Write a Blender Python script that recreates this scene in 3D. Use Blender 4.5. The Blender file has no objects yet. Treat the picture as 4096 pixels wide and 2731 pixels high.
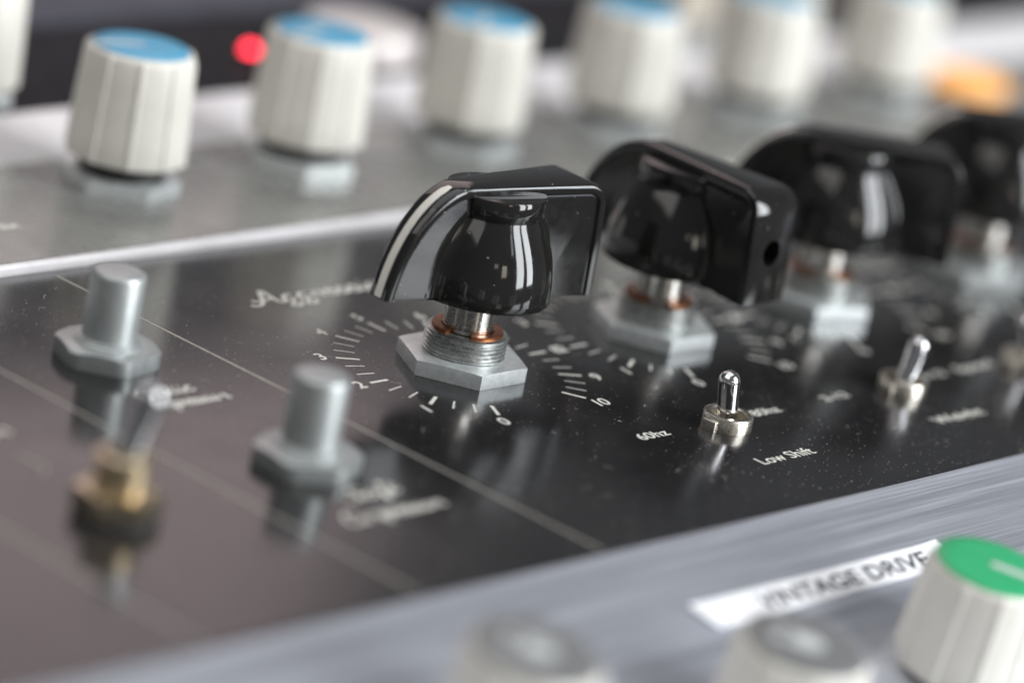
import bpy, bmesh, math, random
from mathutils import Vector, Matrix
random.seed(7)
S = 0.001                                   # every length below is in millimetres
PI = math.pi
scene = bpy.context.scene
COL = scene.collection

# ------------------------------------------------------------------ camera
cam_data = bpy.data.cameras.new('camera')
cam = bpy.data.objects.new('camera', cam_data)
COL.objects.link(cam)
right = Vector((0.66074483, -0.72768078, 0.18411127))
down = Vector((-0.11471, -0.3402927, -0.93329657))
fwd = Vector((0.7417937, 0.59555148, -0.30831891))
M = Matrix((right, -down, -fwd)).transposed().to_4x4()
M.translation = Vector((-332.758, -273.781, 143.713)) * S
cam.matrix_world = M
cam_data.sensor_width = 36.0
cam_data.lens = 137.516
cam_data.clip_start = 0.02
cam_data.clip_end = 50.0
cam_data.dof.use_dof = True
cam_data.dof.focus_distance = 0.4475
cam_data.dof.aperture_fstop = 8.1
scene.camera = cam

# ------------------------------------------------------------------ world, lamps, exposure
world = bpy.data.worlds.new('World'); scene.world = world; world.use_nodes = True
bg = world.node_tree.nodes['Background']
bg.inputs[0].default_value = (0.93, 0.96, 1.0, 1)
bg.inputs[1].default_value = 0.11

def area_lamp(name, az, el, dist, w, h, radiance, color=(1, 1, 1), aim=(10, 0, 10)):
    d = bpy.data.lights.new(name, 'AREA'); d.shape = 'RECTANGLE'
    d.size = w; d.size_y = h
    d.energy = radiance * PI * w * h
    d.color = color
    o = bpy.data.objects.new(name, d); COL.objects.link(o)
    a, e = math.radians(az), math.radians(el)
    t = Vector(aim) * S
    o.location = t + Vector((math.cos(e)*math.cos(a), math.cos(e)*math.sin(a), math.sin(e))) * dist
    o.rotation_euler = (t - o.location).to_track_quat('-Z', 'Y').to_euler()
    o['kind'] = 'helper'
    return o
# two tall panes of the window the photo's light comes through, the lit wall behind the rack, the ceiling
area_lamp('window_light', -74, 21, 1.6, 0.38, 1.45, 9.5, (0.93, 0.97, 1.0))
area_lamp('window_light', -55, 21, 1.6, 0.34, 1.45, 9.5, (0.93, 0.97, 1.0))
area_lamp('wall_light', 59, 33, 1.8, 1.10, 0.82, 0.74, (1.0, 0.78, 0.79))
area_lamp('wall_light', 172, 50, 1.8, 1.7, 0.9, 1.15, (1.0, 0.97, 0.94))
area_lamp('ceiling_light', 90, 82, 1.9, 1.8, 1.8, 0.85, (0.96, 0.98, 1.0))
area_lamp('added_patch_light', -103, 12, 1.5, 0.20, 0.26, 3.0, (1.0, 0.92, 0.80))  # small added lamps standing in for papers, for bright patches reflected in the knobs
area_lamp('added_patch_light', -117, 17, 1.5, 0.16, 0.10, 1.6, (1.0, 0.88, 0.72))
area_lamp('added_patch_light', -88, 30, 1.6, 0.10, 0.34, 2.2, (0.95, 0.97, 1.0))

scene.view_settings.view_transform = 'Standard'
scene.view_settings.look = 'None'
scene.view_settings.gamma = 1.0
scene.view_settings.exposure = 0.5
scene.view_settings.use_curve_mapping = False

# ------------------------------------------------------------------ materials
def new_mat(name):
    m = bpy.data.materials.new(name); m.use_nodes = True
    nt = m.node_tree
    return m, nt, nt.nodes['Principled BSDF']

def coords(nt, scale=(1, 1, 1)):
    tc = nt.nodes.new('ShaderNodeTexCoord'); mp = nt.nodes.new('ShaderNodeMapping')
    nt.links.new(tc.outputs['Object'], mp.inputs['Vector'])
    mp.inputs['Scale'].default_value = [1000*s for s in scale]      # texture space in millimetres
    return mp.outputs[0]

def noise(nt, vec, scale, detail=3.0, rough=0.55):
    n = nt.nodes.new('ShaderNodeTexNoise'); n.inputs['Scale'].default_value = scale
    n.inputs['Detail'].default_value = detail; n.inputs['Roughness'].default_value = rough
    nt.links.new(vec, n.inputs['Vector']); return n.outputs[0]

def ramp(nt, val, a, b, lo=0.0, hi=1.0):
    r = nt.nodes.new('ShaderNodeMapRange'); r.inputs[1].default_value = a; r.inputs[2].default_value = b
    r.inputs[3].default_value = lo; r.inputs[4].default_value = hi
    nt.links.new(val, r.inputs[0]); return r.outputs[0]

def math_node(nt, op, a, b):
    n = nt.nodes.new('ShaderNodeMath'); n.operation = op
    for i, v in enumerate((a, b)):
        if isinstance(v, (int, float)): n.inputs[i].default_value = v
        else: nt.links.new(v, n.inputs[i])
    return n.outputs[0]

def mixc(nt, fac, c1, c2):
    n = nt.nodes.new('ShaderNodeMix'); n.data_type = 'RGBA'
    nt.links.new(fac, n.inputs[0])
    for i, c in ((6, c1), (7, c2)):
        if isinstance(c, tuple): n.inputs[i].default_value = (*c, 1)
        else: nt.links.new(c, n.inputs[i])
    return n.outputs[2]

def dust_mask(nt, vec, dens_lo, dens_hi, cell=1.1, size=0.13):
    """scattered specks: random points of a cell pattern, thick where a broad noise is high"""
    v = nt.nodes.new('ShaderNodeTexVoronoi'); v.inputs['Scale'].default_value = cell
    nt.links.new(vec, v.inputs['Vector'])
    sep = nt.nodes.new('ShaderNodeSeparateColor'); nt.links.new(v.outputs['Color'], sep.inputs[0])
    radius = math_node(nt, 'MULTIPLY', sep.outputs[1], size)
    spot = math_node(nt, 'LESS_THAN', v.outputs['Distance'], radius)
    thick = ramp(nt, noise(nt, vec, 0.06, 2.0), 0.35, 0.7, dens_lo, dens_hi)
    keep = math_node(nt, 'LESS_THAN', sep.outputs[0], thick)
    return math_node(nt, 'MULTIPLY', spot, keep)

def bump(nt, bsdf, height, strength, dist):
    b = nt.nodes.new('ShaderNodeBump'); b.inputs['Strength'].default_value = strength
    b.inputs['Distance'].default_value = dist*S
    nt.links.new(height, b.inputs['Height']); nt.links.new(b.outputs[0], bsdf.inputs['Normal'])

def mat_plain(name, col, rough, metal=0.0, var=0.06, nscale=0.5, ior=1.5, rvar=0.08, coat=0.0, dust=0.0, relief=0.0):
    m, nt, b = new_mat(name)
    vec = coords(nt)
    n = noise(nt, vec, nscale, 4.0)
    c1 = tuple(max(0.0, c*(1-var)) for c in col); c2 = tuple(min(1.0, c*(1+var)) for c in col)
    colr = mixc(nt, ramp(nt, n, 0.3, 0.7), c1, c2)
    r = ramp(nt, noise(nt, vec, nscale*3.1, 3.0), 0.3, 0.7, max(0.02, rough-rvar), rough+rvar)
    if dust:
        k = dust_mask(nt, vec, dust*0.3, dust, 2.2, 0.2)
        colr = mixc(nt, k, colr, (0.45, 0.44, 0.42))
        r = math_node(nt, 'ADD', r, math_node(nt, 'MULTIPLY', k, 0.5))
    nt.links.new(colr, b.inputs['Base Color']); nt.links.new(r, b.inputs['Roughness'])
    b.inputs['Metallic'].default_value = metal; b.inputs['IOR'].default_value = ior
    if coat: b.inputs['Coat Weight'].default_value = coat
    if relief: bump(nt, b, noise(nt, vec, nscale*6, 3.0), relief, 0.05)
    return m

# black anodised panel: dark, semi gloss, dusty
m, nt, b = new_mat('black_panel_paint'); vec = coords(nt)
grain = noise(nt, vec, 5.0, 2.0)
c = mixc(nt, ramp(nt, noise(nt, vec, 0.05, 4.0), 0.3, 0.7), (0.010, 0.010, 0.011), (0.016, 0.0155, 0.016))
k = math_node(nt, 'MAXIMUM', dust_mask(nt, vec, 0.04, 0.45, 1.0, 0.12), dust_mask(nt, vec, 0.15, 0.9, 2.6, 0.17))
c = mixc(nt, k, c, (0.42, 0.40, 0.36))
nt.links.new(c, b.inputs['Base Color'])
r = ramp(nt, noise(nt, vec, 0.12, 5.0, 0.65), 0.3, 0.7, 0.14, 0.21)
nt.links.new(math_node(nt, 'ADD', r, math_node(nt, 'MULTIPLY', k, 0.5)), b.inputs['Roughness'])
b.inputs['IOR'].default_value = 1.66
bump(nt, b, grain, 0.05, 0.02)
M_BLACK_PANEL = m

# brushed aluminium: streaks run along the rack
m, nt, b = new_mat('brushed_aluminium'); vec = coords(nt, (0.010, 1.0, 1.0))
st = noise(nt, vec, 3.2, 6.0, 0.7); st2 = noise(nt, vec, 0.5, 3.0)
f = math_node(nt, 'MULTIPLY', st, st2)
c = mixc(nt, ramp(nt, f, 0.12, 0.40), (0.44, 0.455, 0.51), (0.86, 0.89, 0.97))
nt.links.new(c, b.inputs['Base Color']); b.inputs['Metallic'].default_value = 0.8
nt.links.new(ramp(nt, st, 0.3, 0.7, 0.30, 0.46), b.inputs['Roughness'])
bump(nt, b, st, 0.25, 0.03)
M_BRUSHED = m

M_GREY = mat_plain('grey_panel_paint', (0.27, 0.27, 0.255), 0.28, 0.35, 0.04, 0.12, dust=0.02)
M_SILVER = mat_plain('pale_silver_rail', (0.80, 0.77, 0.78), 0.34, 0.1, 0.05, 0.2)
M_REAR = mat_plain('rear_black_paint', (0.010, 0.010, 0.013), 0.6, 0.0, 0.2, 0.1, 1.25)
M_REAR2 = mat_plain('rear_blue_grey_paint', (0.07, 0.07, 0.09), 0.55, 0.0, 0.1, 0.1, 1.3)
M_BAKE = mat_plain('black_bakelite', (0.012, 0.0112, 0.0105), 0.08, 0.0, 0.2, 0.3, 1.55, 0.03, dust=0.10)
bk = M_BAKE.node_tree; bump(bk, bk.nodes['Principled BSDF'], noise(bk, coords(bk), 0.22, 2.5), 0.14, 0.12)
M_HOLE = mat_plain('dark_hole', (0.004, 0.004, 0.004), 0.6)
M_WHITE_LINE = mat_plain('white_paint', (0.80, 0.77, 0.70), 0.5, 0.0, 0.05, 2.0)
M_PRINT = mat_plain('white_print', (0.72, 0.70, 0.64), 0.5, 0.0, 0.12, 1.5)
M_LINE = mat_plain('engraved_line', (0.33, 0.31, 0.27), 0.5, 0.0, 0.15, 0.6)
M_ZINC = mat_plain('zinc_nut', (0.76, 0.79, 0.79), 0.36, 0.58, 0.14, 0.9, 1.5, 0.06, relief=0.015)
M_THREAD = mat_plain('worn_thread', (0.46, 0.47, 0.46), 0.32, 0.85, 0.25, 1.6, 1.5, 0.1, dust=0.10, relief=0.10)
M_DULL = mat_plain('dull_zinc_post', (0.44, 0.46, 0.455), 0.44, 0.7, 0.07, 0.5, 1.5, 0.05, relief=0.08)
M_STEEL = mat_plain('turned_steel', (0.66, 0.63, 0.59), 0.20, 1.0, 0.08, 1.2)
M_COPPER = mat_plain('copper_ring', (0.33, 0.125, 0.05), 0.33, 0.9, 0.2, 1.2)
M_NICKEL = mat_plain('nickel', (0.64, 0.60, 0.53), 0.30, 1.0, 0.08, 1.0)
M_CHROME = mat_plain('chrome', (0.68, 0.67, 0.68), 0.07, 1.0, 0.04, 1.0, rvar=0.02)
M_DARKCHROME = mat_plain('dark_chrome', (0.46, 0.455, 0.46), 0.09, 1.0, 0.06, 1.0, rvar=0.02)
M_BRASS = mat_plain('brass_nickel', (0.68, 0.57, 0.41), 0.28, 0.95, 0.15, 0.8)
M_CREAM = mat_plain('cream_plastic', (0.73, 0.70, 0.635), 0.38, 0.0, 0.03, 0.3)
M_BEIGE = mat_plain('beige_plastic', (0.58, 0.52, 0.44), 0.42, 0.0, 0.03, 0.3)
M_BLUE = mat_plain('blue_cap', (0.085, 0.36, 0.56), 0.32, 0.0, 0.05, 0.4)
M_GREEN = mat_plain('green_cap', (0.035, 0.40, 0.165), 0.35, 0.0, 0.05, 0.4)
M_GREYCAP = mat_plain('grey_cap', (0.17, 0.17, 0.17), 0.4, 0.0, 0.06, 0.4)
M_PALECAP = mat_plain('pale_mark', (0.55, 0.57, 0.56), 0.45, 0.0, 0.05, 0.4)
M_SHADE = mat_plain('black_skirt', (0.02, 0.02, 0.02), 0.5)
M_STICKER = mat_plain('white_tape', (0.82, 0.82, 0.84), 0.4, 0.0, 0.03, 0.4)
M_INK = mat_plain('black_ink', (0.03, 0.03, 0.04), 0.6)
M_PINK = mat_plain('pale_pink_silver', (0.72, 0.66, 0.64), 0.4, 0.1, 0.04, 0.3)
def emit_mat(name, base, col, strength):
    m = mat_plain(name, base, 0.3); b = m.node_tree.nodes['Principled BSDF']
    b.inputs['Emission Color'].default_value = (*col, 1); b.inputs['Emission Strength'].default_value = strength
    return m
M_LED = emit_mat('red_lamp', (0.5, 0.02, 0.03), (1.0, 0.03, 0.06), 5.5)
M_AMBER = emit_mat('amber_lamp', (0.8, 0.42, 0.12), (1.0, 0.42, 0.10), 0.5)

# ------------------------------------------------------------------ mesh helpers (millimetres in, metres out)
class MB:
    def __init__(self): self.v = []; self.f = []
    def add(self, vs, fs):
        k = len(self.v); self.v += [tuple(p) for p in vs]; self.f += [tuple(i+k for i in f) for f in fs]; return self
    def loops(self, rings, close=True, cap0=True, cap1=True):
        """skin a list of equally long rings"""
        n = len(rings[0]); vs = [p for r in rings for p in r]; fs = []
        for j in range(len(rings)-1):
            for i in range(n if close else n-1):
                i2 = (i+1) % n
                fs.append((j*n+i, j*n+i2, (j+1)*n+i2, (j+1)*n+i))
        if cap0: fs.append(tuple(reversed(range(n))))
        if cap1: fs.append(tuple((len(rings)-1)*n+i for i in range(n)))
        return self.add(vs, fs)
    def lathe(self, prof, n=64, cx=0, cy=0, cap0=True, cap1=True):
        return self.loops([[(cx+r*math.cos(2*PI*i/n), cy+r*math.sin(2*PI*i/n), z) for i in range(n)] for r, z in prof], True, cap0, cap1)
    def box(self, x0, x1, y0, y1, z0, z1, bev=0.0):
        if bev <= 0:
            c = [(x, y, z) for z in (z0, z1) for x, y in ((x0, y0), (x1, y0), (x1, y1), (x0, y1))]
            return self.add(c, [(3, 2, 1, 0), (4, 5, 6, 7), (0, 1, 5, 4), (1, 2, 6, 5), (2, 3, 7, 6), (3, 0, 4, 7)])
        R = lambda d: [(x0+d, y0+d), (x1-d, y0+d), (x1-d, y1-d), (x0+d, y1-d)]
        rings = [[(*p, z0) for p in R(0)]]
        for q in range(5):
            a = q/4*PI/2
            rings.append([(*p, z1-bev+bev*math.sin(a)) for p in R(bev*(1-math.cos(a)))])
        return self.loops(rings)
    def bm(self):
        b = bmesh.new(); vs = [b.verts.new((x*S, y*S, z*S)) for x, y, z in self.v]
        for f in self.f:
            try: b.faces.new([vs[i] for i in f])
            except ValueError: pass
        return b
    def mesh(self, name, mat, sharp=35, fix=True):
        b = self.bm()
        bmesh.ops.remove_doubles(b, verts=b.verts, dist=1e-8)
        if fix: bmesh.ops.recalc_face_normals(b, faces=b.faces)
        me = bpy.data.meshes.new(name); b.to_mesh(me); b.free()
        me.materials.append(mat)
        if sharp is not None:
            me.polygons.foreach_set('use_smooth', [True]*len(me.polygons))
            me.set_sharp_from_angle(angle=math.radians(sharp))
        return me

def link(name, me, parent=None, loc=(0, 0, 0), rot=(0, 0, 0)):
    o = bpy.data.objects.new(name, me); COL.objects.link(o)
    o.location = Vector(loc)*S; o.rotation_euler = rot
    if parent: o.parent = parent
    return o
def part(name, mb, mat, parent, loc=(0, 0, 0), rot=(0, 0, 0), sharp=35): return link(name, mb.mesh(name, mat, sharp), parent, loc, rot)
def thing(name, label, cat, loc, group=None, rz=0.0):
    o = link(name, None, None, loc, (0, 0, rz)); o.empty_display_size = 0.005
    o['label'] = label; o['category'] = cat
    if group: o['group'] = group
    return o
def structure(name, mb, mat, label, cat):
    o = part(name, mb, mat, None); o['kind'] = 'structure'; o['label'] = label; o['category'] = cat
    return o

def text_mesh(name, body, size, mat, shear=0.0, spacing=1.0, width=None, bold=0.0):
    c = bpy.data.curves.new(name, 'FONT'); c.body = body; c.size = size; c.shear = shear; c.space_character = spacing
    c.offset = bold; c.resolution_u = 3
    o = bpy.data.objects.new(name, c); COL.objects.link(o)
    dg = bpy.context.evaluated_depsgraph_get(); dg.update()
    me = bpy.data.meshes.new_from_object(o.evaluated_get(dg))
    bpy.data.objects.remove(o); bpy.data.curves.remove(c)
    xs = [v.co.x for v in me.vertices]
    k = (width/(max(xs)-min(xs))) if width else 1.0
    x0 = min(xs)
    for v in me.vertices: v.co = Vector(((v.co.x-x0)*k*S, v.co.y*S, 0))
    me.materials.clear(); me.materials.append(mat); me.name = name
    return me

# hand-drawn joined script, one or more strokes per letter (x, y in em)
SCRIPT = {
 'A': (0.85, [[(-.28, .12), (-.2, 0), (0, 0), (.2, .3), (.42, .95), (.5, 1.0), (.55, .7), (.62, .15), (.75, .0), (.9, .12)], [(-.12, .42), (.0, .3), (.3, .32), (.58, .38)]]),
 'C': (0.72, [[(.66, .72), (.62, .95), (.4, 1.0), (.12, .75), (.03, .35), (.15, .04), (.42, .0), (.72, .16)]]),
 'S': (0.66, [[(.62, .85), (.45, 1.0), (.25, .85), (.35, .58), (.5, .3), (.32, .02), (.05, .1), (.0, .25)], [(.3, .02), (.66, .1)]]),
 'F': (0.7, [[(.05, .85), (.3, .98), (.75, .95)], [(.42, .95), (.32, .4), (.2, .05), (.0, .08)], [(.2, .5), (.55, .52)]]),
 'g': (0.5, [[(.4, .42), (.22, .5), (.04, .3), (.08, .04), (.25, .03), (.4, .3), (.45, .48), (.4, 0), (.32, -.36), (.12, -.44), (.05, -.28), (.3, -.1), (.52, .1)]]),
 'p': (0.5, [[(-.02, .1), (.1, .5), (.02, -.42)], [(.06, .1), (.2, .46), (.36, .44), (.38, .14), (.22, .0), (.08, .05)], [(.3, .03), (.52, .1)]]),
 'r': (0.42, [[(0, .1), (.1, .5), (.16, .42), (.32, .44), (.28, .2), (.3, .02), (.44, .1)]]),
 'e': (0.4, [[(0, .1), (.22, .24), (.3, .42), (.2, .5), (.08, .35), (.1, .08), (.24, 0), (.42, .1)]]),
 's': (0.4, [[(0, .1), (.2, .5), (.26, .32), (.33, .15), (.24, 0), (.08, .03)], [(.24, .0), (.42, .1)]]),
 'i': (0.28, [[(0, .1), (.1, .48), (.1, .1), (.18, .0), (.3, .1)], [(.15, .68), (.17, .72)]]),
 'o': (0.46, [[(.28, .48), (.1, .4), (.05, .12), (.2, 0), (.34, .15), (.34, .4), (.26, .48), (.34, .38), (.48, .42)]]),
 'n': (0.5, [[(0, .1), (.08, .5), (.08, .02), (.1, .25), (.24, .48), (.33, .4), (.31, .1), (.4, .0), (.52, .1)]]),
 'm': (0.72, [[(0, .1), (.08, .5), (.08, .02), (.1, .25), (.22, .48), (.3, .38), (.3, .02), (.32, .25), (.46, .48), (.55, .38), (.53, .1), (.62, .0), (.74, .1)]]),
 'f': (0.36, [[(0, .1), (.2, .6), (.32, .98), (.22, .98), (.16, .5), (.1, -.35), (.2, -.4), (.22, .0), (.38, .1)]]),
 't': (0.34, [[(0, .1), (.18, .85), (.12, .12), (.2, 0), (.36, .1)], [(.0, .58), (.34, .6)]]),
 'c': (0.38, [[(.32, .4), (.2, .5), (.05, .3), (.08, .05), (.22, 0), (.4, .1)]]),
 'O': (0.85, [[(.5, 1.0), (.2, .9), (.03, .45), (.2, .03), (.55, .1), (.72, .55), (.6, .95), (.4, .95), (.35, .8), (.6, .72), (.85, .85)]]),
 'a': (0.48, [[(.38, .42), (.22, .5), (.05, .3), (.08, .04), (.22, .02), (.36, .3), (.4, .48), (.36, .1), (.42, .0), (.5, .1)]]),
}
def script_mesh(name, word, x0, y0, width, em, stroke, mat, slant=0.22):
    mb = MB(); x = 0.0; paths = []
    for ch in word:
        adv, strokes = SCRIPT[ch]
        for st in strokes: paths.append([(x+px+slant*py, py) for px, py in st])
        x += adv
    kx = width/x
    for st in paths:
        pts = [Vector((px*kx, py*em, 0)) for px, py in st]
        full = [pts[0]*2-pts[1]] + pts + [pts[-1]*2-pts[-2]]
        line = []
        for i in range(1, len(full)-2):
            p0, p1, p2, p3 = full[i-1:i+3]
            for q in range(5):
                t = q/5
                line.append(0.5*((2*p1)+(p2-p0)*t+(2*p0-5*p1+4*p2-p3)*t*t+(3*p1-p0-3*p2+p3)*t**3))
        line.append(pts[-1])
        vs, fs = [], []
        for i, p in enumerate(line):
            d = (line[min(i+1, len(line)-1)]-line[max(i-1, 0)])
            d = d.normalized() if d.length > 1e-9 else Vector((1, 0, 0))
            w = stroke*(0.75+0.5*abs(d.y))*0.5
            n = Vector((-d.y, d.x, 0))*w
            vs += [(x0+p.x+n.x, y0+p.y+n.y, 0.0005*(len(mb.v) % 7)), (x0+p.x-n.x, y0+p.y-n.y, 0.0005*(len(mb.v) % 7))]
            if i: fs.append((2*i-2, 2*i-1, 2*i+1, 2*i))
        mb.add(vs, fs)
    b = mb.bm(); me = bpy.data.meshes.new(name); b.normal_update(); b.to_mesh(me); b.free(); me.materials.append(mat)
    return me

# ------------------------------------------------------------------ the panels
Y_REAR, Y_FRONT = 41.84, -46.4
black = structure('black_panel', MB().box(-260, 330, Y_FRONT, Y_REAR, -3.0, 0.0, 0.25), M_BLACK_PANEL,
                  'semi-gloss black metal panel with white dial scales, thin dividing lines and lettering', 'panel')
SLOPE = math.atan(0.42)                     # the brushed panel falls away towards the viewer
brushed = structure('brushed_panel', MB().box(-320, 330, -130, 0, -3.0, 0.0, 0.4), M_BRUSHED,
                    'brushed blue-grey aluminium panel sloping down beside the black panel, cream knobs standing on it', 'panel')
brushed.location = Vector((0, Y_FRONT-0.35, 0.05))*S; brushed.rotation_euler = (SLOPE, 0, 0)
grey = structure('grey_panel', MB().box(-260, 420, Y_REAR+1.6, 72.4, -3.0, 1.0, 0.05), M_GREY,
                 'smooth grey metal panel behind the black panel, carrying the blue-capped knobs', 'panel')
part('panel_edge', MB().box(-260, 420, Y_REAR+0.4, Y_REAR+1.58, -3.0, 1.03, 0.55), M_SILVER, grey)  # bare aluminium edge strip, its pale colour stands in for the bevel highlight
rail = structure('silver_rail', MB().loops([[(x, 73.0, -3), (x, 73.0, 0.9), (x, 73.5, 1.3), (x, 83.2, 3.6), (x, 84.0, 3.6), (x, 84.4, 3.2), (x, 84.4, -3)] for x in (-260, 520)]), M_SILVER,
                 'pale silver sloping rail running behind the grey panel', 'rail')
rear = structure('rear_panel', MB().box(-260, 620, 84.7, 117.0, -3.0, 3.3, 0.4), M_REAR,
                 'dark black panel beyond the silver rail with a red lamp on it', 'panel')
far = structure('far_panel', MB().box(-260, 900, 117.4, 420.0, -3.0, 4.3, 0.6), M_REAR2,
                'dark blue-grey panel farthest away, beyond the dark black one', 'panel')
under = structure('rack_floor', MB().box(-330, 910, -44, 430, -9.0, -4.0), M_REAR, 'dark inside of the rack seen in the gaps between panels', 'rack')

# print on the black panel
ZP = 0.02
for x, y0, y1 in ((-27.65, Y_FRONT+0.4, 40.0), (-55.5, Y_FRONT+0.4, 40.2), (-84.85, Y_FRONT+0.4, 40.2), (-113.5, Y_FRONT+0.4, 40.2)):
    part('dividing_line', MB().box(x-0.17, x+0.17, y0, y1, 0.001, ZP), M_LINE, black)
POTS = [(-0.6, -0.25), (34.4, -0.2), (67.3, -0.2), (103.6, -0.2)]
def tick(mb, cx, cy, ang, r0, r1, w):
    a = math.radians(ang); c, s = math.cos(a), math.sin(a)
    P = lambda r, t: (cx+r*c-t*s, cy+r*s+t*c, 0.0)
    mb.add([P(r0, -w/2), P(r1, -w/2), P(r1, w/2), P(r0, w/2)], [(0, 1, 2, 3)])
num_mesh = {}
for d in range(11):
    me = text_mesh('numeral', str(d), 2.7, M_PRINT, 0.12, 0.9, None, 0.05)
    xs = [v.co.x for v in me.vertices]; ys = [v.co.y for v in me.vertices]
    mx, my = (min(xs)+max(xs))/2, (min(ys)+max(ys))/2
    for v in me.vertices: v.co.x -= mx; v.co.y -= my
    num_mesh[d] = me
for k, (px, py) in enumerate(POTS):
    mb = MB()
    for i in range(31):
        a = 240 - 10*i
        if i % 3 == 0:                                  # main marks are two fine strokes with a hollow between
            tick(mb, 0, 0, a, 12.25, 15.15, 0.44)
        else: tick(mb, 0, 0, a, 12.45, 14.95, 0.22)
    dial = part('dial_scale', mb, M_PRINT, black, (px, py, ZP), sharp=None)
    for d in range(11):
        a = math.radians(240-30*d); r = 17.0
        link('numeral', num_mesh[d], dial, (r*math.cos(a), r*math.sin(a), 0.0))

def lettering(parent, body, x, y, z, size, width, mat=M_PRINT, shear=0.0, bold=0.0, rz=0.0):
    return link('lettering', text_mesh('lettering', body, size, mat, shear, 1.0, width, bold), parent, (x, y, z), (0, 0, rz))
lettering(black, 'Low Shift', 11.75, -36.5, ZP, 2.55, 9.8, bold=0.035)
lettering(black, '60hz', 3.1, -25.55, ZP, 2.3, 5.1, bold=0.035)
lettering(black, '80hz', 23.85, -25.55, ZP, 2.3, 5.1, bold=0.035)
lettering(black, '2-12', 37.7, -25.4, ZP, 2.0, 4.8, bold=0.04)
lettering(black, '3-12', 58.4, -25.1, ZP, 2.0, 4.8, bold=0.04)
lettering(black, 'Weight', 46.2, -36.2, ZP, 2.5, 9.8, bold=0.05)
lettering(black, 'Speed', 65.6, -25.2, ZP, 2.3, 7.8, bold=0.04)
link('lettering', script_mesh('lettering', 'Aggression', -9.6, 23.9, 23.6, 3.8, 0.52, M_PRINT), black, (0, 0, ZP))
link('lettering', script_mesh('lettering', 'Soft', -44.8, -25.4, 8.0, 2.6, 0.36, M_PRINT), black, (0, 0, ZP))
link('lettering', script_mesh('lettering', 'Compression', -49.2, -30.2, 14.4, 2.6, 0.36, M_PRINT), black, (0, 0, ZP))
link('lettering', script_mesh('lettering', 'Optic', -46.4, 5.4, 8.6, 2.4, 0.32, M_PRINT), black, (0, 0, ZP))
link('lettering', script_mesh('lettering', 'Compression', -48.4, 2.2, 13.0, 2.4, 0.32, M_PRINT), black, (0, 0, ZP))
link('lettering', script_mesh('lettering', 'Compression', -80.6, 2.9, 13.8, 2.4, 0.36, M_PRINT), black, (0, 0, ZP))
mb = MB(); mb.add([(-70.2, -2.2, 0), (-69.9, -2.2, 0), (-69.6, -6.0, 0), (-69.9, -6.0, 0)], [(0, 1, 2, 3)])
mb.add([(-69.9, -6.0, 0), (-69.6, -6.0, 0), (-71.0, -7.2, 0), (-71.2, -7.0, 0)], [(0, 1, 2, 3)])
part('lettering', mb, M_LINE, black, (0, 0, ZP), sharp=None)
lettering(grey, 'Mix', -26.6, 53.2, 1.0+ZP, 2.2, 4.8, bold=0.1)

# ------------------------------------------------------------------ chicken head knobs on their potentiometers
def hex_nut(ac, h, r_in, tan=0.30, round_=0.0, z0=0.0, n=72):
    """hexagonal nut whose top corners are cut by a cone; bore of radius r_in"""
    apo = ac/2*math.cos(PI/6); mb = MB(); rb, rt, rc, ri, rj = [], [], [], [], []
    for i in range(n):
        t = 2*PI*i/n; u = (t % (PI/3)) - PI/6
        r = apo/math.cos(u)
        if round_: r = min(r, apo*(1+round_))
        c, s = math.cos(t), math.sin(t)
        rb.append((r*c*0.992, r*s*0.992, z0)); rt.append((r*c, r*s, z0+h-max(0.06, (r-apo*0.97)*tan)))
        rc.append((apo*0.965*c, apo*0.965*s, z0+h)); ri.append((r_in*c, r_in*s, z0+h)); rj.append((r_in*c, r_in*s, z0))
    return mb.loops([rj, rb, [(x, y, z0+0.12) for x, y, z in [(p[0]/0.992, p[1]/0.992, 0) for p in rb]], rt, rc, ri, rj], True, False, False)

def blade_outline():
    up = [(14.9, 9.2), (14.8, 13.0), (14.65, 17.0)]
    for q in range(9):
        a = q/8*PI/2
        up.append((11.65+2.8*math.cos(a), 20.2+2.8*math.sin(a)))
    up += [(7.0, 23.02), (3.0, 23.03), (-0.5, 23.03), (-4.0, 23.0)]
    for q in range(17):                                 # the curved pointer edge
        t = math.radians(87 - q/16*(87-10.4))
        up.append((-5.2-10.6*math.cos(t), 7.0+16.0*math.sin(t)))
    return up
def half_thick(a): return 2.2+(a+5)*0.094 if a > -5 else 2.2-(-5-a)*0.058
def inset(poly, d, zbot):
    n = len(poly); out = []
    for i in range(n):
        p = Vector(poly[i]); a = Vector(poly[i-1]) if i else None; b = Vector(poly[i+1]) if i < n-1 else None
        t = ((b if b else p)-(a if a else p)).normalized()
        nrm = Vector((t.y, -t.x))                       # path runs tail, top, tip: outside is right of it
        q = p-nrm*d
        out.append((q.x, max(q.y, zbot(q.x)) if 0 < i < n-1 else zbot(q.x)))
    return out
zbot = lambda a: 9.9-0.7*(a+15.6)/30.5
def make_blade():
    up = blade_outline(); rings = []
    def ring(d, off, side):
        o = inset(up, d, zbot)
        low = [(o[-1][0]*(1-t)+o[0][0]*t) for t in (0.25, 0.5, 0.75)]
        pts = o+[(x, zbot(x)) for x in low]
        return [(a, -side*(half_thick(a)-off), z) for a, z in pts]
    lay = [(1.55, .36), (1.35, .34), (1.18, .08), (1.08, .0), (0.5, .0), (0.3, .04), (0.12, .18), (0.0, .5)]
    rings = [ring(d, o, 1) for d, o in lay]+[ring(d, o, -1) for d, o in reversed(lay)]
    return MB().loops(rings)
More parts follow.
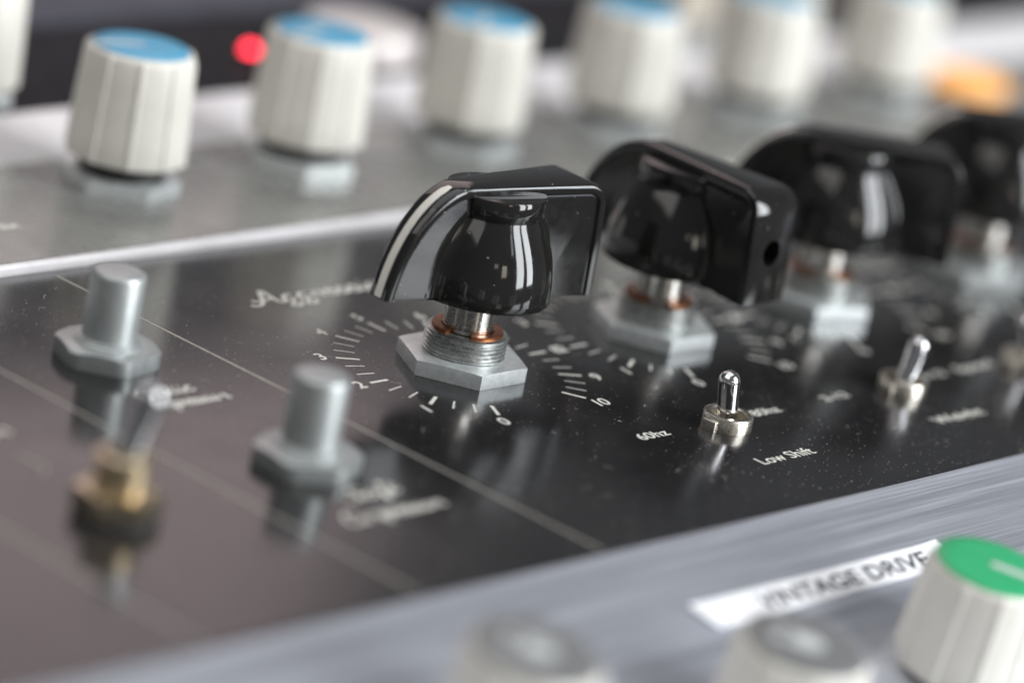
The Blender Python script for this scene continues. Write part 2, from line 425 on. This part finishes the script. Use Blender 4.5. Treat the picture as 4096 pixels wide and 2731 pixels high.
def bored_blade():
    """the blade with the set screw's hole bored into its tail"""
    tmp_a = link('tmp_blade', make_blade().mesh('tmp_blade', M_BAKE)); cut = MB()
    cut.loops([[(x, 1.65*math.cos(2*PI*i/24), 15.4+1.65*math.sin(2*PI*i/24)) for i in range(24)] for x in (10.0, 18.0)])
    tmp_b = link('tmp_cut', cut.mesh('tmp_cut', M_HOLE))
    md = tmp_a.modifiers.new('bore', 'BOOLEAN'); md.operation = 'DIFFERENCE'; md.object = tmp_b; md.solver = 'EXACT'
    dg = bpy.context.evaluated_depsgraph_get(); dg.update()
    me = bpy.data.meshes.new_from_object(tmp_a.evaluated_get(dg))
    bpy.data.objects.remove(tmp_a); bpy.data.objects.remove(tmp_b)
    return me
DOME = [(7.9, 9.4), (8.25, 9.48), (8.4, 9.7), (8.43, 10.4), (8.4, 11.4), (8.3, 12.5), (8.12, 13.6), (7.86, 14.7), (7.5, 15.8), (7.08, 16.8), (6.6, 17.8), (6.12, 18.7), (5.8, 19.25), (5.7, 19.45)]
def dome_r(z):
    for (r0, z0), (r1, z1) in zip(DOME, DOME[1:]):
        if z0 <= z <= z1: return r0+(r1-r0)*(z-z0)/(z1-z0)
    return DOME[-1][0]
def knob_mesh():
    mb = MB()
    # the hub with its collar, hollow underneath round the shaft
    mb.lathe([(3.05, 12.0), (3.05, 9.4)]+DOME+[(5.8, 19.5), (5.86, 19.62), (5.86, 21.75), (5.78, 21.92), (5.6, 21.98), (0.02, 21.8)], 96, cap0=False, cap1=True)
    # fillets where the hub flows into the blade
    for sx in (-1, 1):
        for sy in (-1, 1):
            rings = []
            for j in range(13):
                z = 9.95+j*(19.4-9.95)/12
                r = dome_r(z); rf = 2.0 if sx < 0 else 0.9; h = half_thick(-8.5 if sx < 0 else 7.5)-0.36
                ac = math.sqrt(max(0.01, (r+rf)**2-(h+rf)**2)); cy = h+rf
                a0 = math.atan2(-1, 0); a1 = math.atan2(-cy, -ac)
                if a1 > 0: a1 -= 2*PI
                rings.append([(sx*(ac+rf*math.cos(a0+(a1-a0)*q/6)), sy*(cy+rf*math.sin(a0+(a1-a0)*q/6)), z) for q in range(7)])
            mb.loops(rings, False, False, False)
    me = mb.mesh('knob_body', M_BAKE, 32)
    bl = bored_blade()
    b = bmesh.new(); b.from_mesh(me); b.from_mesh(bl); b.to_mesh(me); b.free()
    me.polygons.foreach_set('use_smooth', [True]*len(me.polygons)); me.set_sharp_from_angle(angle=math.radians(32))
    return me
def pointer_mesh():
    up = [p for p in blade_outline() if p[0] < -7.3]
    w = 0.6; rings = []
    for i, (a, z) in enumerate(up):
        p = up[max(0, i-1)]; q = up[min(len(up)-1, i+1)]
        t = Vector((q[0]-p[0], q[1]-p[1])).normalized(); n = Vector((t.y, -t.x))
        ww = w*(0.55 if i == 0 else 1.0)
        z2 = max(z, zbot(a)+0.15)
        rings.append([(a+n.x*o, y, z2+n.y*o) for y, o in ((-ww, -.25), (-ww*0.92, .035), (0, .05), (ww*0.92, .035), (ww, -.25))])
    return MB().loops(rings, False, False, False).mesh('pointer_line', M_WHITE_LINE, 60)
ME_KNOB, ME_POINT = knob_mesh(), pointer_mesh()
th = []
for i in range(6): z = 1.6+i*0.5; th += [(4.88, z), (4.88, z+0.1), (4.64, z+0.24), (4.64, z+0.34)]
ME_BUSH = MB().lathe([(4.4, 0.05)]+th+[(4.78, 4.62), (4.5, 4.75), (3.3, 4.75), (3.3, 3.5)], 72, cap0=True, cap1=True).mesh('bushing', M_THREAD, 40)
# open copper ring: an arc with two turned-up ends
def ring_arc(r0, r1, z0, z1, a0, a1, n=60):
    rings = []
    for i in range(n+1):
        a = math.radians(a0+(a1-a0)*i/n); c, s = math.cos(a), math.sin(a)
        rings.append([(r0*c, r0*s, z0), (r1*c, r1*s, z0), (r1*c, r1*s, z1-0.12), ((r1-.12)*c, (r1-.12)*s, z1), ((r0+.1)*c, (r0+.1)*s, z1), (r0*c, r0*s, z1-.1)])
    return MB().loops(rings)
ME_RING = ring_arc(3.08, 4.25, 4.76, 5.12, -112, 205).mesh('retaining_ring', M_COPPER, 40)
ME_SHAFT = MB().lathe([(3.0, 3.6), (3.0, 5.3), (2.94, 5.36), (2.94, 5.5), (3.0, 5.56), (3.0, 11.6)], 48).mesh('shaft', M_STEEL, 40)
ME_NUT = hex_nut(15.6, 1.95, 4.6, 0.12).mesh('hex_nut', M_ZINC, 28)

KNOBS = [(-5, 0, 'glossy black pointer knob beside the Aggression lettering, white line along its pointed edge', 0),
         (-90, -3, 'glossy black pointer knob behind the Low Shift switch, screw hole showing in its tail', 1),
         (-48, 40, 'glossy black pointer knob between the screw-holed knob and the end knob, behind the Weight switch', 2),
         (-40, 25, 'glossy black pointer knob at the end of its row near the orange lamp button', 3)]
for phi, nut_rot, label, i in KNOBS:
    x, y = POTS[i]
    t = thing('pointer_knob', label, 'knob', (x, y, 0), 'black pointer knobs in a row on the black panel')
    kb = link('knob_body', ME_KNOB, t, (0.25, -0.2, 0), (0, 0, math.radians(phi)))
    link('pointer_line', ME_POINT, kb)
    link('shaft', ME_SHAFT, t, rot=(0, 0, math.radians(phi)))
    bs = link('bushing', ME_BUSH, t)
    link('retaining_ring', ME_RING, bs, rot=(0, 0, math.radians(-20+11*i)))
    link('hex_nut', ME_NUT, t, rot=(0, 0, math.radians(nut_rot)))

# ------------------------------------------------------------------ push buttons with bare metal posts
ME_POST = MB().lathe([(3.02, 1.2), (3.1, 2.4), (3.1, 9.9), (3.0, 10.25), (2.8, 10.42), (2.3, 10.5), (0.02, 10.52)], 56).mesh('post', M_DULL, 40)
ME_COLLAR = MB().lathe([(3.9, 1.0), (3.9, 2.3), (3.75, 2.45), (3.5, 2.5), (3.5, 2.7), (3.35, 2.8), (3.05, 2.8), (3.05, 1.0)], 56, cap0=False, cap1=False).mesh('collar', M_DULL, 40)
ME_BNUT = hex_nut(12.5, 2.15, 3.6, 0.5, 0.10).mesh('hex_nut', M_DULL, 40)
for x, y, rz, label in ((-41.3, 16.4, 8, 'bare grey metal push button post beside the line that ends near the grey panel'),
                        (-42.0, -16.2, 25, 'bare grey metal push button post with two lines of lettering in front of it')):
    t = thing('push_button', label, 'button', (x, y, 0), 'bare metal push buttons on the black panel')
    link('post', ME_POST, t); link('collar', ME_COLLAR, t); link('hex_nut', ME_BNUT, t, rot=(0, 0, math.radians(rz)))

# ------------------------------------------------------------------ toggle switches
ring_prof = [(2.1, 0.25), (2.95, 0.0), (2.95, 1.55), (2.8, 1.72), (2.2, 1.75), (2.08, 1.65), (2.08, 0.3)]
ME_TRING = MB().lathe([(2.95, 0.0), (2.95, 1.5), (2.87, 1.66), (2.7, 1.72), (2.25, 1.72), (2.12, 1.6), (2.1, 0.35), (0.02, 0.35)], 56).mesh('collar_ring', M_NICKEL, 40)
ME_KEY = MB().box(-3.45, -2.75, -0.9, 0.9, 0, 1.25, 0.15).mesh('key_tab', M_NICKEL, 40)
def capsule(r0, r1, z0, z1, n=40):
    prof = [(r0, z0), (r0*0.4+r1*0.6, z0+(z1-z0)*0.5), (r1, z1-r1)]
    prof += [(max(0.02, r1*math.cos(q/8*PI/2)), z1-r1+r1*math.sin(q/8*PI/2)) for q in range(1, 9)]
    return MB().lathe(prof, n)
ME_LEVER = capsule(1.2, 1.28, 0.4, 7.15).mesh('lever', M_CHROME, 60)
for x, y, tilt, label in ((17.2, -26.3, -12, 'small chrome toggle switch between 60hz and 80hz above the words Low Shift'),
                          (51.2, -26.6, 17, 'small chrome toggle switch above the word Weight, lever leaning'),
                          (77.2, -26.8, -12, 'small chrome toggle switch at the end of its row, past the Weight switch')):
    t = thing('toggle_switch', label, 'switch', (x, y, 0), 'small toggle switches along the black panel')
    link('collar_ring', ME_TRING, t); link('key_tab', ME_KEY, t)
    link('lever', ME_LEVER, t, (0, 0, 0.0), (0, math.radians(tilt), 0))
t = thing('toggle_switch', 'large toggle switch with brass hex nut and long lever beside a push button', 'switch', (-71.6, -18.6, 0))
part('washer', MB().lathe([(4.5, 0), (4.5, 0.6), (4.3, 0.75), (2.8, 0.75), (2.8, 0)], 48, cap0=False, cap1=False), M_SHADE, t)  # black colour stands in for the dark reflection under the nut
link('hex_nut', hex_nut(9.2, 2.3, 2.7, 0.35, z0=0.8).mesh('hex_nut', M_BRASS, 35), t, rot=(0, 0, math.radians(20)))
th = []
for i in range(7): z = 3.0+i*0.5; th += [(2.95, z), (2.95, z+0.1), (2.7, z+0.25), (2.7, z+0.36)]
link('bushing', MB().lathe([(2.6, 0.8)]+th+[(2.95, 6.45), (2.95, 6.65), (2.75, 6.8), (2.05, 6.8), (1.9, 6.65), (1.9, 4.0), (0.02, 4.0)], 56).mesh('bushing', M_BRASS, 40), t)
link('lever', capsule(1.1, 1.7, -1.5, 9.6).mesh('lever', M_DARKCHROME, 60), t, (0, 0, 4.7), (0, math.radians(16.5), 0))

# ------------------------------------------------------------------ capped cream knobs
def fluted(r_bot, r_top, z0, z1, n_rib=10, n=240):
    rings = []
    def ring(z, r, k=1.0):
        out = []
        for i in range(n):
            t = 2*PI*i/n; u = (t*n_rib/(2*PI)) % 1.0
            if u < 0.16: dr = 0.0 if u < 0.02 or u > 0.14 else 0.22      # narrow raised rib
            else:                                                        # wide flat between ribs
                w = (u-0.58)/0.42*0.42*2*PI/n_rib
                dr = r*(math.cos(0.42*2*PI/n_rib)/max(0.2, math.cos(w))-1)*0.4
            rr = r+dr*k
            out.append((rr*math.cos(t), rr*math.sin(t), z))
        return out
    rings = [ring(z0, r_bot-0.5, .5), ring(z0+0.15, r_bot-0.1), ring(z0+0.4, r_bot)]
    for q in range(1, 5): rings.append(ring(z0+0.4+(z1-z0-1.3)*q/4, r_bot+(r_top-r_bot)*q/4))
    rings += [ring(z1-0.5, r_top-0.15, .8), ring(z1-0.2, r_top-0.42, .4), ring(z1-0.05, r_top-0.75, .0), ring(z1-0.25, r_top-0.9, 0)]
    return MB().loops(rings)
ME_BODY = fluted(7.7, 7.0, 4.1, 18.3).mesh('knob_body', M_CREAM, 28)
def cap_mesh(mat): return MB().lathe([(6.05, 18.02), (6.05, 18.32), (5.9, 18.46), (4.5, 18.55), (2.0, 18.6), (0.02, 18.6)], 64).mesh('cap', mat, 40)
def mark_mesh():
    vs = [(-5.95, -0.62, 18.475), (-4.5, -0.62, 18.57), (-2.0, -0.6, 18.615), (0.3, -0.55, 18.62), (0.3, 0.55, 18.62), (-2.0, 0.6, 18.615), (-4.5, 0.62, 18.57), (-5.95, 0.62, 18.475)]
    return MB().add(vs, [(0, 1, 6, 7), (1, 2, 5, 6), (2, 3, 4, 5)]).mesh('pointer_mark', M_PALECAP, None)
CAPS = {'blue': cap_mesh(M_BLUE), 'green': cap_mesh(M_GREEN), 'grey': cap_mesh(M_GREYCAP)}
ME_MARK = mark_mesh()
def wide_mark():
    vs = [(-5.95, -1.7, 18.44), (-3.0, -1.8, 18.58), (1.2, -1.5, 18.63), (2.0, 0, 18.63), (1.2, 1.5, 18.63), (-3.0, 1.8, 18.58), (-5.95, 1.7, 18.44)]
    return MB().add(vs, [(0, 1, 5, 6), (1, 2, 3, 4, 5)]).mesh('pointer_mark', M_PALECAP, None)
ME_WIDE = wide_mark()
ME_SKIRT = MB().lathe([(5.6, 1.9), (5.6, 4.7)], 40).mesh('shaft', M_SHADE, 40)
ME_KNUT = hex_nut(15.2, 2.0, 4.8, 0.15).mesh('hex_nut', M_ZINC, 28)
def capped_knob(x, y, z, colour, rot, label, group, nut_rot, mark=ME_MARK):
    t = thing('capped_knob', label, 'knob', (x, y, z), group)
    kb = link('knob_body', ME_BODY, t, rot=(0, 0, math.radians(rot)))
    cp = link('cap', CAPS[colour], t, rot=(0, 0, math.radians(rot)))
    link('pointer_mark', mark, cp)
    link('shaft', ME_SKIRT, t)
    link('hex_nut', ME_KNUT, t, rot=(0, 0, math.radians(nut_rot)))
    return t
BLUES = ['cream ribbed blue-capped knob nearest the white lettering on the grey panel',
         'cream ribbed blue-capped knob with the red lamp glowing just behind its side',
         'cream ribbed blue-capped knob right behind the Aggression pointer knob',
         'cream ribbed blue-capped knob fourth along the grey panel, counted from the grey panel lettering',
         'cream ribbed blue-capped knob fifth along the grey panel, counted from the grey panel lettering',
         'cream ribbed blue-capped knob at the end of its row, nearest the orange lamp button']
for i, lb in enumerate(BLUES):
    capped_knob(2.4+32.25*i, 62.4, 1.0, 'blue', (-25, 10, 35, -60, 20, 5)[i], lb, 'blue-capped knobs in a row on the grey panel', (14, -8, 5, 22, 9, 0)[i])
ME_LOW = fluted(7.3, 6.75, 0.8, 13.2).mesh('knob_body', M_CREAM, 28)
ME_LOWSH = MB().lathe([(5.2, -2.5), (5.2, 2.0)], 40).mesh('shaft', M_SHADE, 40)
def front_knob(x, y, colour, rot, label, mark):
    z = -(-y-46.75)*0.42
    t = thing('capped_knob', label, 'knob', (x, y, z), 'cream knobs on the brushed panel')
    t.rotation_euler = (math.radians(7), 0, 0)
    link('knob_body', ME_LOW, t, rot=(0, 0, math.radians(rot)))
    cp = link('cap', CAPS[colour], t, (0, 0, -5.1), rot=(0, 0, math.radians(rot)))
    cp.scale = (1.04, 1.04, 1.0)
    link('pointer_mark', mark, cp)
    link('shaft', ME_LOWSH, t)
front_knob(5.6, -70.6, 'green', 118, 'cream knob with bright green cap beside the white VINTAGE DRIVE tape', ME_MARK)
front_knob(-30.2, -73.2, 'grey', -60, 'cream knob with grey cap and pale pointer patch, overlapping the end of the white tape', ME_WIDE)
front_knob(-64.0, -66.5, 'grey', -60, 'cream knob with grey cap, farthest along its row from the green-capped knob', ME_WIDE)

# ------------------------------------------------------------------ the printed tape
t = thing('tape_label', 'white adhesive tape printed VINTAGE DRIVE stuck on the brushed panel', 'label', (-23.0, 0, 0))
t.location = (brushed.location+Matrix.Rotation(SLOPE, 3, 'X') @ (Vector((-23.0, -12.7, 0.0))*S)); t.rotation_euler = (SLOPE, 0, 0)
vs, fs = [], []
for i in range(25):
    x = 44.0*i/24; lift = 0.03+0.25*max(0, (3-i)/3)**2+0.3*max(0, (i-22)/2)**2
    vs += [(x+0.9, 0, lift), (x-0.6, 3.7, lift), (x-0.6, 3.7, lift+0.1), (x+0.9, 0, lift+0.1)]
    if i:
        k = 4*i
        fs += [(k-4, k-3, k+1, k), (k-3, k-2, k+2, k+1), (k-2, k-1, k+3, k+2), (k-1, k-4, k, k+3)]
fs += [(0, 1, 2, 3), (96, 97, 98, 99)]
part('tape_strip', MB().add(vs, fs), M_STICKER, t, sharp=50)
link('lettering', text_mesh('lettering', 'VINTAGE DRIVE', 2.9, M_INK, 0, 1.0, 30.5, 0.06), t, (9.6, 0.8, 0.16))

# ------------------------------------------------------------------ things on the rear panels
def plain_knob(x, y, z, rb, rt, h, mat, label):
    t = thing('cream_knob', label, 'knob', (x, y, z), 'plain cream knobs on the rear black panel')
    part('knob_body', MB().lathe([(rb-0.4, 2.6), (rb, 3.0), (rt, h-0.8), (rt-0.3, h-0.2), (rt-1.0, h), (0.02, h)], 48), mat, t)
    part('shaft', MB().lathe([(4.2, 1.9), (4.2, 2.8)], 32), M_SHADE, t)
    link('hex_nut', hex_nut(12.5, 2.0, 4.0).mesh('hex_nut', M_ZINC, 28), t)
    return t
plain_knob(1.0, 91.5, 3.3, 6.6, 6.2, 17, M_CREAM, 'plain cream knob on the dark rear panel, near the start of the blue-capped row')
plain_knob(147, 91.0, 3.3, 5.6, 5.2, 15, M_BEIGE, 'plain beige knob on the rear panel, between the fourth and fifth blue-capped knobs')
plain_knob(174, 91.0, 3.3, 5.6, 5.2, 15, M_BEIGE, 'plain beige knob on the rear panel, between the fifth and sixth blue-capped knobs')
t = thing('indicator_lamp', 'small round red indicator lamp glowing on the dark rear panel', 'lamp', (59.6, 98.2, 3.3))
part('bezel', MB().lathe([(2.0, 0), (2.0, 0.6), (1.7, 0.8), (1.5, 0.8), (1.5, 0.0)], 32, cap0=False, cap1=False), M_SHADE, t)
part('lens', MB().lathe([(1.0, 0)]+[(max(0.02, 1.0*math.cos(q/8*PI/2)), 0.7+1.0*math.sin(q/8*PI/2)) for q in range(9)], 32), M_LED, t)
t = thing('low_knob', 'wide low pale pinkish silver knob on the dark rear panel behind the blue caps', 'knob', (77.5, 93.8, 3.3))
part('knob_body', MB().lathe([(8.6, 0.8), (8.8, 1.2), (8.6, 4.4), (8.2, 5.0), (7.6, 5.2), (0.02, 5.2)], 56), M_PINK, t)
part('shaft', MB().lathe([(5, 0), (5, 1.0)], 32), M_SHADE, t)
t = thing('lamp_button', 'round orange lit push button low on the grey panel, near the end pointer knob', 'button', (184.0, 59.6, 1.0))
part('bezel', MB().lathe([(8.2, 0), (8.2, 1.0), (7.8, 1.4), (6.7, 1.4), (6.7, 0)], 48, cap0=False, cap1=False), M_GREYCAP, t)
part('lens', MB().lathe([(6.6, 0), (6.6, 2.4), (6.2, 2.9), (3.5, 3.3), (0.02, 3.4)], 48), M_AMBER, t)
# pale scale marks round the rear knob
mb = MB()
for i in range(11): tick(mb, 0, 0, 240-30*i, 8.6, 11.0, 0.6)
part('dial_scale', mb, M_LINE, rear, (1.0, 101.5, 3.32), sharp=None)

# ------------------------------------------------------------------ lint lying on the black panel
rnd = random.Random(11); mb = MB()
for i in range(70):
    x, y = rnd.gauss(5, 34), rnd.uniform(-44, 38)
    a = rnd.uniform(0, 2*PI); L = rnd.uniform(0.4, 1.7); turn = rnd.uniform(-1.6, 1.6); w = 0.022
    if any((x-px)**2+(y-py)**2 < 81 for px, py in POTS+[(-41, 16.7), (-42, -16.2), (17.2, -26.3), (51.2, -26.6)]): continue
    n = 7; vs = []; fs = []
    for q in range(n+1):
        d = (-math.sin(a)*w, math.cos(a)*w)
        z = 0.04+0.05*math.sin(q/n*PI)
        vs += [(x+d[0], y+d[1], z), (x-d[0], y-d[1], z)]
        if q: fs.append((2*q-2, 2*q-1, 2*q+1, 2*q))
        x += L/n*math.cos(a); y += L/n*math.sin(a); a += turn/n*(1+rnd.random())
    mb.add(vs, fs)
lint = part('lint', mb, mat_plain('lint_fibre', (0.5, 0.48, 0.45), 0.8), None, sharp=None)
lint['kind'] = 'stuff'; lint['label'] = 'fine pale dust fibres scattered over the black panel'; lint['category'] = 'dust'
